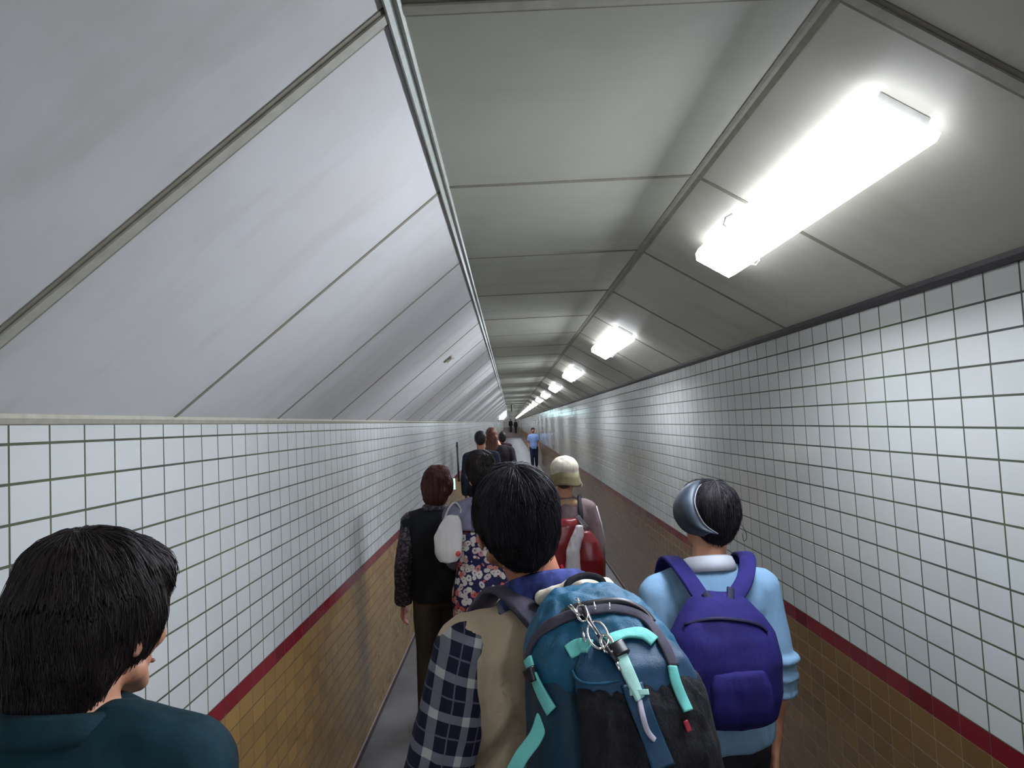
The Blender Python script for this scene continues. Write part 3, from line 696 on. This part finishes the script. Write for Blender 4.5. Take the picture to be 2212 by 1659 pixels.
strap_px('centre_panel', bv, [(1362, 1478, .005), (1385, 1540, .005), (1408, 1600, .005), (1432, 1658, .005)], .034, M_tealC, pack, th=.001)
strap_px('pocket_seam', bv, [(1238, 1450, .004), (1255, 1472, .004), (1290, 1478, .004), (1340, 1470, .004)], .004, M_tealA, pack)
ss = strap_px('side_strap', bv, [(1146, 1424), (1158, 1456), (1174, 1494), (1196, 1536)], .021, M_mint, pack, .006)
strap_px('side_buckle', bv, [(1150, 1440, .009), (1162, 1468, .009)], .025, M_blackpl, ss, th=.006)
strap_px('right_side_strap', bv, [(1448, 1440), (1458, 1475), (1472, 1510), (1484, 1538)], .016, M_mint, pack, .005)
strap_px('tag', bv, [(1476, 1555), (1486, 1580)], .008, plain('red_tag', (170, 40, 60), .5), pack, .006)
# side release strap hanging in the gap between vest and pack
inv = at
q = [at(1170, 1512, 1.16), at(1172, 1545, 1.13), at(1158, 1590, 1.11), at(1128, 1632, 1.10), at(1108, 1668, 1.10)]
webbing('compression_strap', q, [V((-.4, -1, .1))]*5, .022, M_mint, pack)
# shoulder straps over the man's shoulders
bpy.context.view_layer.update()
def lw(P, x, y, z): return P['body'].matrix_world @ V((x, y, z))
for s in (-1, 1):
    pts = [lw(P2, s*.050+.01, -.175, 1.36), lw(P2, s*.072+.005, -.110, 1.402), lw(P2, s*.090, -.02, 1.425), lw(P2, s*.105, .06, 1.39), lw(P2, s*.125, .125, 1.31), lw(P2, s*.130, .145, 1.18), lw(P2, s*.150, .130, 1.05), lw(P2, s*.185, .04, .98), lw(P2, s*.165, -.12, .97)]
    nr = [V((0, -.6, 1)), V((0, -.3, 1)), V((0, .1, 1)), V((0, .6, 1)), V((0, 1, .5)), V((0, 1, .0)), V((0, 1, -.2)), V((s, 0, 0)), V((s*.6, -.8, 0))]
    nr = [(P2['body'].matrix_world.to_3x3() @ n) for n in nr]
    webbing('shoulder_strap', pts, nr, .048, M_greytrim, pack, .006)
h0 = lw(P2, -.01, -.175, 1.425); h1 = lw(P2, .055, -.180, 1.425)
webbing('haul_loop', [h0, h0+V((0, .012, .030)), (h0+h1)/2+V((0, .02, .040)), h1+V((0, .012, .030)), h1], [V((0, -1, .3))]*5, .012, M_piping, pack, .003)
# dark edge down the pack's left side
strap_px('side_edge', bv, [(1146, 1312), (1140, 1380), (1134, 1450), (1126, 1530), (1118, 1640)], .014, M_piping, pack, .003)
# metal key clips
kc = empty('key_clips', tuple(at(1290, 1370, 1.09))); setp(kc, 'bunch of small metal clips and keys dangling from the teal backpack', 'keychain')
def clip(px, w, kind='bar'):
    ps = []
    for a in px:
        q_, n_ = on(bv, a[0], a[1], .013)
        if q_ is None: q_ = at(a[0], a[1], 1.08)
        ps.append(q_)
    bm = bmesh.new()
    inv_ = parent_inv(kc); ps = [inv_ @ p for p in ps]
    if kind == 'ring':
        c = sum(ps, V())/len(ps); r_ = (ps[0]-ps[-1]).length/2; d = (ps[-1]-ps[0]).normalized(); x = d.cross(V((0, -1, .3))).normalized()
        tube(bm, [c+(d*math.cos(t_)*r_+x*math.sin(t_)*r_*.55) for t_ in [2*math.pi*j/20 for j in range(21)]], w, 8)
    else: tube(bm, ps, w, 8, (1, .5))
    return bm_obj('clip' if kind == 'ring' else 'key', bm, M_chrome if kind != 'cord' else M_blackpl, kc, True)
for px, w, k_ in [([(1243, 1302), (1252, 1316)], .0028, 'bar'), ([(1234, 1318), (1256, 1340)], .0045, 'bar'), ([(1254, 1320), (1262, 1352)], .0022, 'ring'), ([(1257, 1365), (1270, 1400)], .0018, 'bar'), ([(1280, 1350), (1300, 1412)], .0022, 'ring'),
                 ([(1276, 1312), (1285, 1330)], .0018, 'bar'), ([(1310, 1312), (1317, 1328)], .0015, 'bar'), ([(1302, 1385), (1318, 1420)], .0026, 'ring'), ([(1298, 1400), (1306, 1420)], .002, 'bar'), ([(1325, 1432), (1336, 1455)], .003, 'bar'), ([(1262, 1335), (1290, 1385)], .0016, 'bar')]:
    clip(px, w, k_)
clip([(1262, 1322), (1272, 1350), (1290, 1375), (1312, 1412), (1330, 1440)], .005, 'cord')
# cream scarf at the back of the neck
bm = bmesh.new()
for a, b, r0, r1 in [((-.040, -.112, 1.422), (.015, -.140, 1.434), .014, .024), ((.015, -.140, 1.434), (.085, -.122, 1.428), .024, .020)]: cap(bm, a, b, r0, r1, 14, (1, 1))
fuse('cream_hood', bm, M_cream, P2['body'], .006, 3, wr=.004, wscale=24, seed=9)

# ------------------------------------------------------------------ boy with navy backpack
P3 = person((.568, 2.12, 0), math.radians(2), 1.545, M_skin, 'person in light blue polo shirt and dark visor wearing the navy backpack', vox=.0072, wid=1.02, head=dict(off=(.012, 0, 0), yaw=math.radians(14), roll=math.radians(4)), stride=.10, seed=11,
            arms={1: dict(el=(.030, -.035, -.265), wr=(-.015, .03, -.245), curl=.9), -1: dict(el=(-.04, -.02, -.27))})
make_hair(P3, P3['H'], 'short', M_hair_black, .006, strands=2600, L=.06)
top(P3, 'polo_shirt', M_blue_shirt, hem=.865, off=.019, sleeves='rolled', neck=.064, wr=.006)
collar(P3, M_white_collar, .060, 1.40, 1.452, 'shirt_collar'); trousers(P3, M_trou_dark, 'trousers', off=.010, top_z=.93)
# visor: brim on the left side of the head, band round it
H = P3['H']
inn = smoothpts([at(1532, 1040, 2.15), at(1510, 1050, 2.08), at(1500, 1078, 2.035), at(1505, 1104, 2.018), at(1523, 1134, 2.012), at(1550, 1153, 2.015)], 6)
out = smoothpts([at(1520, 1038, 2.22), at(1478, 1052, 2.17), at(1456, 1084, 2.13), at(1456, 1118, 2.10), at(1480, 1149, 2.07), at(1520, 1160, 2.03)], 6)
inv_ = parent_inv(P3['body']); bm = bmesh.new(); rows = []
for a, b in zip(inn, out):
    rows.append([bm.verts.new(inv_ @ (a.lerp(b, t_)+V((-.35, -1, .45)).normalized()*.030*math.sin(math.pi*t_)*min(1, (a-b).length/.05))) for t_ in [q/8 for q in range(9)]])
for a, b in zip(rows, rows[1:]):
    for j in range(8): bm.faces.new((a[j], a[j+1], b[j+1], b[j]))
vis = bm_obj('visor_brim', bm, plain('dark_slate_visor', (46, 56, 68), .5), P3['body'], True); m = vis.modifiers.new('s', 'SOLIDIFY'); m.thickness = .003
bm = bmesh.new(); tube(bm, [inv_ @ (p+V((0, -.004, 0))) for p in inn], .0022, 6); bm_obj('visor_band', bm, plain('pale_band', (120, 116, 122), .4), vis, True)
bm = bmesh.new(); pts = [H.p(.085, -.03, 1.575), H.p(.100, -.05, 1.545), H.p(.112, -.045, 1.515), H.p(.104, -.04, 1.505), H.p(.096, -.045, 1.53)]; tube(bm, smoothpts(pts), .001, 5); bm_obj('visor_cord', bm, M_blackpl, P3['body'], True)
M_navyA = cloth('indigo_nylon', (35, 31, 96), .22, 14, .75, bump=.7, spec=.2); M_navyB = cloth('dark_indigo_trim', (20, 17, 54), .2, 20, .6)
pk = empty('backpack', (.568, 2.12, 0), math.radians(2)); setp(pk, 'indigo blue school style backpack on the person in the light blue shirt', 'backpack')
bm = bmesh.new()
loft(bm, [(.920, -.035, -.205, .098, .055, 3), (.945, -.035, -.21, .125, .078, 3), (1.01, -.034, -.215, .140, .090, 3), (1.09, -.032, -.215, .143, .090, 3), (1.155, -.032, -.208, .134, .080, 2.8), (1.195, -.032, -.198, .112, .068, 2.7), (1.235, -.032, -.182, .082, .048, 2.6), (1.252, -.032, -.172, .060, .030, 2.4)], 48)
pm = fuse('main_compartment', bm, M_navyA, pk, .007, 4, wr=.006, wscale=11, seed=12)
bm = bmesh.new(); loft(bm, [(.955, -.025, -.298, .070, .018, 3), (.99, -.025, -.300, .078, .024, 3), (1.05, -.025, -.300, .078, .024, 3), (1.085, -.025, -.298, .066, .018, 2.6)], 36)
pf = fuse('front_pocket', bm, M_navyA, pk, .0065, 3, wr=.005, wscale=18, seed=13)
bv3 = bvh_of([pm, pf])
strap_px('zip_line', bv3, [(1446, 1368), (1480, 1350), (1540, 1338), (1600, 1342), (1640, 1352), (1655, 1366)], .009, M_navyB, pk, .005)
bpy.context.view_layer.update()
for s in (-1, 1):
    pts = [lw(P3, -.030+s*.040, -.185, 1.235), lw(P3, s*.075-.010, -.135, 1.275), lw(P3, s*.105, -.060, 1.318), lw(P3, s*.112, .02, 1.318), lw(P3, s*.115, .085, 1.26), lw(P3, s*.118, .128, 1.14), lw(P3, s*.135, .120, 1.02), lw(P3, s*.165, .02, .95), lw(P3, s*.12, -.14, .94)]
    nr = [V((0, -1, .6)), V((0, -.7, 1)), V((0, -.3, 1)), V((0, .3, 1)), V((0, 1, .5)), V((0, 1, .1)), V((0, 1, -.2)), V((s, 0, 0)), V((s*.6, -.8, 0))]
    webbing('shoulder_strap', pts, nr, .046, M_navyA, pk, .005)
hp = [lw(P3, -.070, -.195, 1.262), lw(P3, -.050, -.215, 1.235), lw(P3, -.025, -.228, 1.205), lw(P3, -.008, -.218, 1.235), lw(P3, .005, -.190, 1.27)]
webbing('grab_handle', hp, [V((0, -1, .4))]*5, .020, M_navyB, pk, .003)

# ------------------------------------------------------------------ woman in black vest
P4 = person((-.465, 4.12, 0), math.radians(-3), 1.515, M_skin3, 'woman with reddish brown short hair, black vest and speckled sleeves by the left wall', vox=.010, wid=.98, stride=.12, seed=21, head=dict(off=(.018, 0, 0), yaw=math.radians(-8)), arms={-1: dict(el=(-.055, -.02, -.28), wr=(-.03, .05, -.25), curl=.6)})
make_hair(P4, P4['H'], 'bob', M_hair_red, .008, strands=1600, L=.07)
top(P4, 'vest', M_black, hem=.84, off=.024, sleeves='vest', smat=M_speck, belly=.015); collar(P4, M_speck, .060, 1.40, 1.45, 'shirt_collar'); trousers(P4, M_trou_brown)

# ------------------------------------------------------------------ woman with floral print
P5 = person((-.155, 3.72, 0), math.radians(3), 1.61, M_skin, 'dark-haired woman in a navy floral dress walking ahead of the plaid-shirted man', vox=.010, wid=1.0, stride=-.1, seed=31, head=dict(off=(-.015, 0, 0)), arms={-1: dict(el=(-.015, .10, -.245), wr=(.07, .11, .05)), 1: dict(el=(.02, .06, -.26), wr=(-.03, .20, -.06))})
make_hair(P5, P5['H'], 'short', M_hair_dark, .009, strands=1000, L=.07)
top(P5, 'floral_dress', M_floral, hem=.50, off=.026, sleeves='vest', flare=.18, smat=M_grey_lav, up=1.30)
S = P5['S']; bm = bmesh.new()
loft(bm, [(1.275*S, 0, -.006, .168*S+.032, .108*S+.032), (1.345*S, 0, -.006, .160*S+.032, .092*S+.030), (1.39*S, 0, -.008, .112*S+.030, .074*S+.026), (1.435*S, 0, -.01, .07*S+.012, .06*S+.012)])
for s in (-1, 1):
    ell(bm, P5['J'][s][0], (.078, .075, .074)); cap(bm, (s*.070*S, -.010*S, 1.372*S), P5['J'][s][0], .038*S+.034, .046*S+.034)
fuse('cardigan', bm, M_grey_lav, P5['body'], .010, 2, wr=.004, seed=32)
wb = empty('handbag', (-.350, 3.60, 1.105)); setp(wb, 'small off-white shoulder bag hanging beside the woman in the floral dress', 'handbag')
bm = bmesh.new(); loft(bm, [(-.05, 0, 0, .045, .025, 2.5), (0, .0, 0, .070, .035, 2.6), (.08, .005, 0, .074, .038, 2.6), (.15, .02, 0, .050, .030, 2.5), (.185, .03, 0, .030, .018, 2.2)], 30); fuse('bag_body', bm, cloth('off_white_bag', (204, 200, 196), .08, 20), wb, .008, 3, wr=.005, wscale=20)
bm = bmesh.new(); tube(bm, smoothpts([(-.02, 0, .15), (.01, .02, .22), (.045, .04, .245), (.07, .04, .20), (.05, .02, .13)]), .005, 8); bm_obj('bag_strap', bm, cloth('off_white_strap', (180, 176, 172), .08), wb, True)
bm = bmesh.new(); ell(bm, (.052, -.03, -.005), (.014, .010, .014)); bm_obj('red_charm', bm, plain('red_charm', (200, 60, 70), .5), wb, True)

# ------------------------------------------------------------------ woman in the hat with a red bag
P6 = person((.318, 4.42, 0), math.radians(-2), 1.50, M_skin, 'woman in a cream bucket hat and taupe jacket ahead on the right', vox=.010, wid=.95, stride=.1, seed=41, head=dict(off=(.010, 0, 0), yaw=math.radians(-12)))
make_hair(P6, P6['H'], 'crop', M_hair_brown, .009)
top(P6, 'jacket', M_taupe, hem=.76, off=.022, sleeves='long'); trousers(P6, M_trou_dark)
sh_, el_, wr2 = P6['J'][1]; bm = bmesh.new(); tube(bm, [sh_+V((.058, -.005, .02)), sh_+(el_-sh_)*.4+V((.068, 0, 0)), sh_+(el_-sh_)*.9+V((.064, 0, 0))], .006, 8); bm_obj('silver_piping', bm, plain('silver_reflective', (210, 205, 205), .3), P6['top'], True)
H = P6['H']
bm = bmesh.new(); H.e(bm, (0, -.012, 1.640), (.100, .116, .088), 28); H.e(bm, (0, -.012, 1.600), (.098, .114, .070), 28)
hc = fuse('hat_crown', bm, M_hat, P6['body'], .008, 3, wr=.004, wscale=26, seed=42)
bm = bmesh.new(); rows = []
for e, z in ((.0, 1.610), (.004, 1.575), (.012, 1.535), (.016, 1.522)):
    rows.append([bm.verts.new(H.p((.101+e)*math.cos(a), (.116+e)*math.sin(a)-.012, z+.010*math.sin(a*3))) for a in [2*math.pi*j/36 for j in range(36)]])
for a, b in zip(rows, rows[1:]):
    for j in range(36): bm.faces.new((a[j], a[(j+1) % 36], b[(j+1) % 36], b[j]))
hb_ = bm_obj('hat_brim', bm, M_hat_dark, hc, True); m = hb_.modifiers.new('s', 'SOLIDIFY'); m.thickness = .006
bm = bmesh.new(); H.c(bm, (.085, .03, 1.545), (.100, .05, 1.510), .020, .016); bm_obj('mask_edge', bm, M_hat, P6['body'], True)
bm = bmesh.new(); cap(bm, (-.05, -.06, 1.225), (.05, -.06, 1.225), .034, .034, 14, (1, 1)); 
ell(bm, (0, -.02, 1.24), (.085, .075, .030)); fuse('scarf', bm, cloth('tan_scarf', (176, 148, 118), .12), P6['body'], .008, 2)
M_redbag = plain('glossy_red_bag', (118, 15, 24), .4, bump=.2); M_pink = plain('hot_red_edge', (226, 40, 84), .4)
rb = empty('backpack', (.322, 4.42, 0), math.radians(-2)); setp(rb, 'glossy dark red bag with a pale centre on the woman in the cream hat', 'backpack')
bm = bmesh.new()
loft(bm, [(.775, .115, -.225, .050, .05, 2.2), (.82, .12, -.23, .078, .07, 2.3), (.92, .115, -.23, .085, .075, 2.3), (1.02, .105, -.22, .070, .06, 2.2), (1.08, .09, -.21, .040, .035, 2)], 36)
loft(bm, [(.80, -.075, -.215, .055, .05, 2.2), (.90, -.08, -.22, .080, .062, 2.3), (1.02, -.065, -.215, .085, .062, 2.3), (1.12, -.02, -.205, .085, .05, 2.2), (1.155, .0, -.195, .06, .035, 2)], 36)
fuse('bag_body', bm, M_redbag, rb, .008, 3, wr=.003, wscale=14, seed=43)
bm = bmesh.new(); loft(bm, [(.79, .030, -.262, .030, .03, 2.2), (.88, .012, -.272, .044, .036, 2.2), (.98, .018, -.270, .040, .036, 2.2), (1.06, .048, -.262, .034, .03, 2.2), (1.12, .065, -.255, .020, .02, 2)], 24)
fuse('white_panel', bm, cloth('crumpled_white_plastic', (206, 200, 200), .1, 30, .4), rb, .007, 2, wr=.006, wscale=24, seed=44)
bm = bmesh.new(); tube(bm, [(-.055, -.275, .90), (-.035, -.285, .84), (.0, -.282, .79)], .012, 8); bm_obj('bright_edge', bm, M_pink, rb, True)
bm = bmesh.new(); box(bm, -.012, .012, -.004, .004, -.045, .045, Matrix.Translation((.085, -.20, 1.135)) @ Matrix.Rotation(math.radians(-35), 4, 'Y')); bm_obj('metal_buckle', bm, M_chrome, rb, bevel=.002)
bpy.context.view_layer.update()
for s in (-1, 1):
    pts = [lw(P6, s*.070+.02, -.165, 1.12), lw(P6, s*.080+.01, -.125, 1.20), lw(P6, s*.090, -.04, 1.262), lw(P6, s*.10, .03, 1.252), lw(P6, s*.11, .115, 1.14), lw(P6, s*.13, .115, .98), lw(P6, s*.17, .02, .90), lw(P6, s*.14, -.14, .88)]
    webbing('shoulder_strap', pts, [V((0, -1, .6)), V((0, -.7, 1)), V((0, -.2, 1)), V((0, .4, 1)), V((0, 1, .3)), V((0, 1, 0)), V((s, 0, 0)), V((s*.6, -.8, 0))], .024, M_piping, rb, .003)

# ------------------------------------------------------------------ walkers further off
P7 = person((-.42, 9.5, 0), 0, 1.66, M_skin2, 'man with dark hair and dark jacket ahead on the left, beside the long-haired woman', vox=.014, wid=1.15, stride=.1, seed=51, eyes=False)
make_hair(P7, P7['H'], 'short', M_hair_black, .012); top(P7, 'jacket', M_night, hem=.80, off=.026, sleeves='long'); trousers(P7, M_trou_dark)
P8 = person((-.16, 10.35, 0), 0, 1.69, M_skin, 'woman with long loose brown hair and dark coat walking ahead', vox=.014, wid=1.0, stride=-.1, seed=61, eyes=False, head=dict(off=(-.10, 0, 0)), arms={1: dict(el=(.05, -.03, -.27), wr=(-.03, .12, -.20))})
P8['body'].location.x = -.19; make_hair(P8, P8['H'], 'long', M_hair_brown, .011); top(P8, 'coat', cloth('black_brown_coat', (36, 30, 34), .2), hem=.70, off=.026, sleeves='long'); trousers(P8, M_trou_dark)
P9 = person((-.20, 16, 0), 0, 1.54, M_skin2, 'small dark figure just beyond the long-haired woman', vox=.018, wid=1.0, stride=.1, seed=71, eyes=False)
make_hair(P9, P9['H'], 'bob', M_hair_black, .016); top(P9, 'top', cloth('maroon_black_top', (52, 32, 38), .2), hem=.74, off=.024, sleeves='long'); trousers(P9, M_trou_dark)
P10 = person((.83, 26.3, 0), math.pi, 1.53, M_skin2, 'distant person in a sky blue shirt and navy trousers near the right wall', vox=.016, wid=1.0, stride=.05, seed=81, eyes=True)
make_hair(P10, P10['H'], 'short', M_hair_dark, .016); top(P10, 'shirt', M_blue_far, hem=.80, off=.022, sleeves='short'); trousers(P10, M_navy_tr)
for x, sd, yy_, zz_, lab in ((.02, 91, 81.05, .60, 'leftmost of two dark figures climbing the far stairs'), (.58, 92, 80.75, .45, 'rightmost of two dark figures climbing the far stairs')):
    Pn = person((x, yy_, zz_+.001), 0, 1.62, M_skin2, lab, vox=.03, wid=.85, stride=0, seed=sd, eyes=False); Pn['body']['group'] = 'figures on the far stairs'
    make_hair(Pn, Pn['H'], 'short', M_hair_black, .025); top(Pn, 'jacket', M_black, hem=.80, off=.03, sleeves='long'); trousers(Pn, M_trou_dark)

# ------------------------------------------------------------------ world, colour
w = bpy.data.worlds.new('world'); sc.world = w; w.use_nodes = True; w.node_tree.nodes['Background'].inputs[0].default_value = (.02, .022, .025, 1); w.node_tree.nodes['Background'].inputs[1].default_value = .3
sc.view_settings.view_transform = 'Standard'; sc.view_settings.look = 'None'; sc.view_settings.exposure = 0; sc.view_settings.gamma = 1
sc.cycles.max_bounces = 5; sc.cycles.diffuse_bounces = 4; sc.cycles.glossy_bounces = 2; sc.cycles.use_adaptive_sampling = True; sc.cycles.adaptive_threshold = .08; sc.cycles.adaptive_min_samples = 10; sc.cycles.sample_clamp_indirect = 6
sc.cycles.use_denoising = True; sc.cycles.use_light_tree = True; sc.cycles.caustics_reflective = False; sc.cycles.caustics_refractive = False
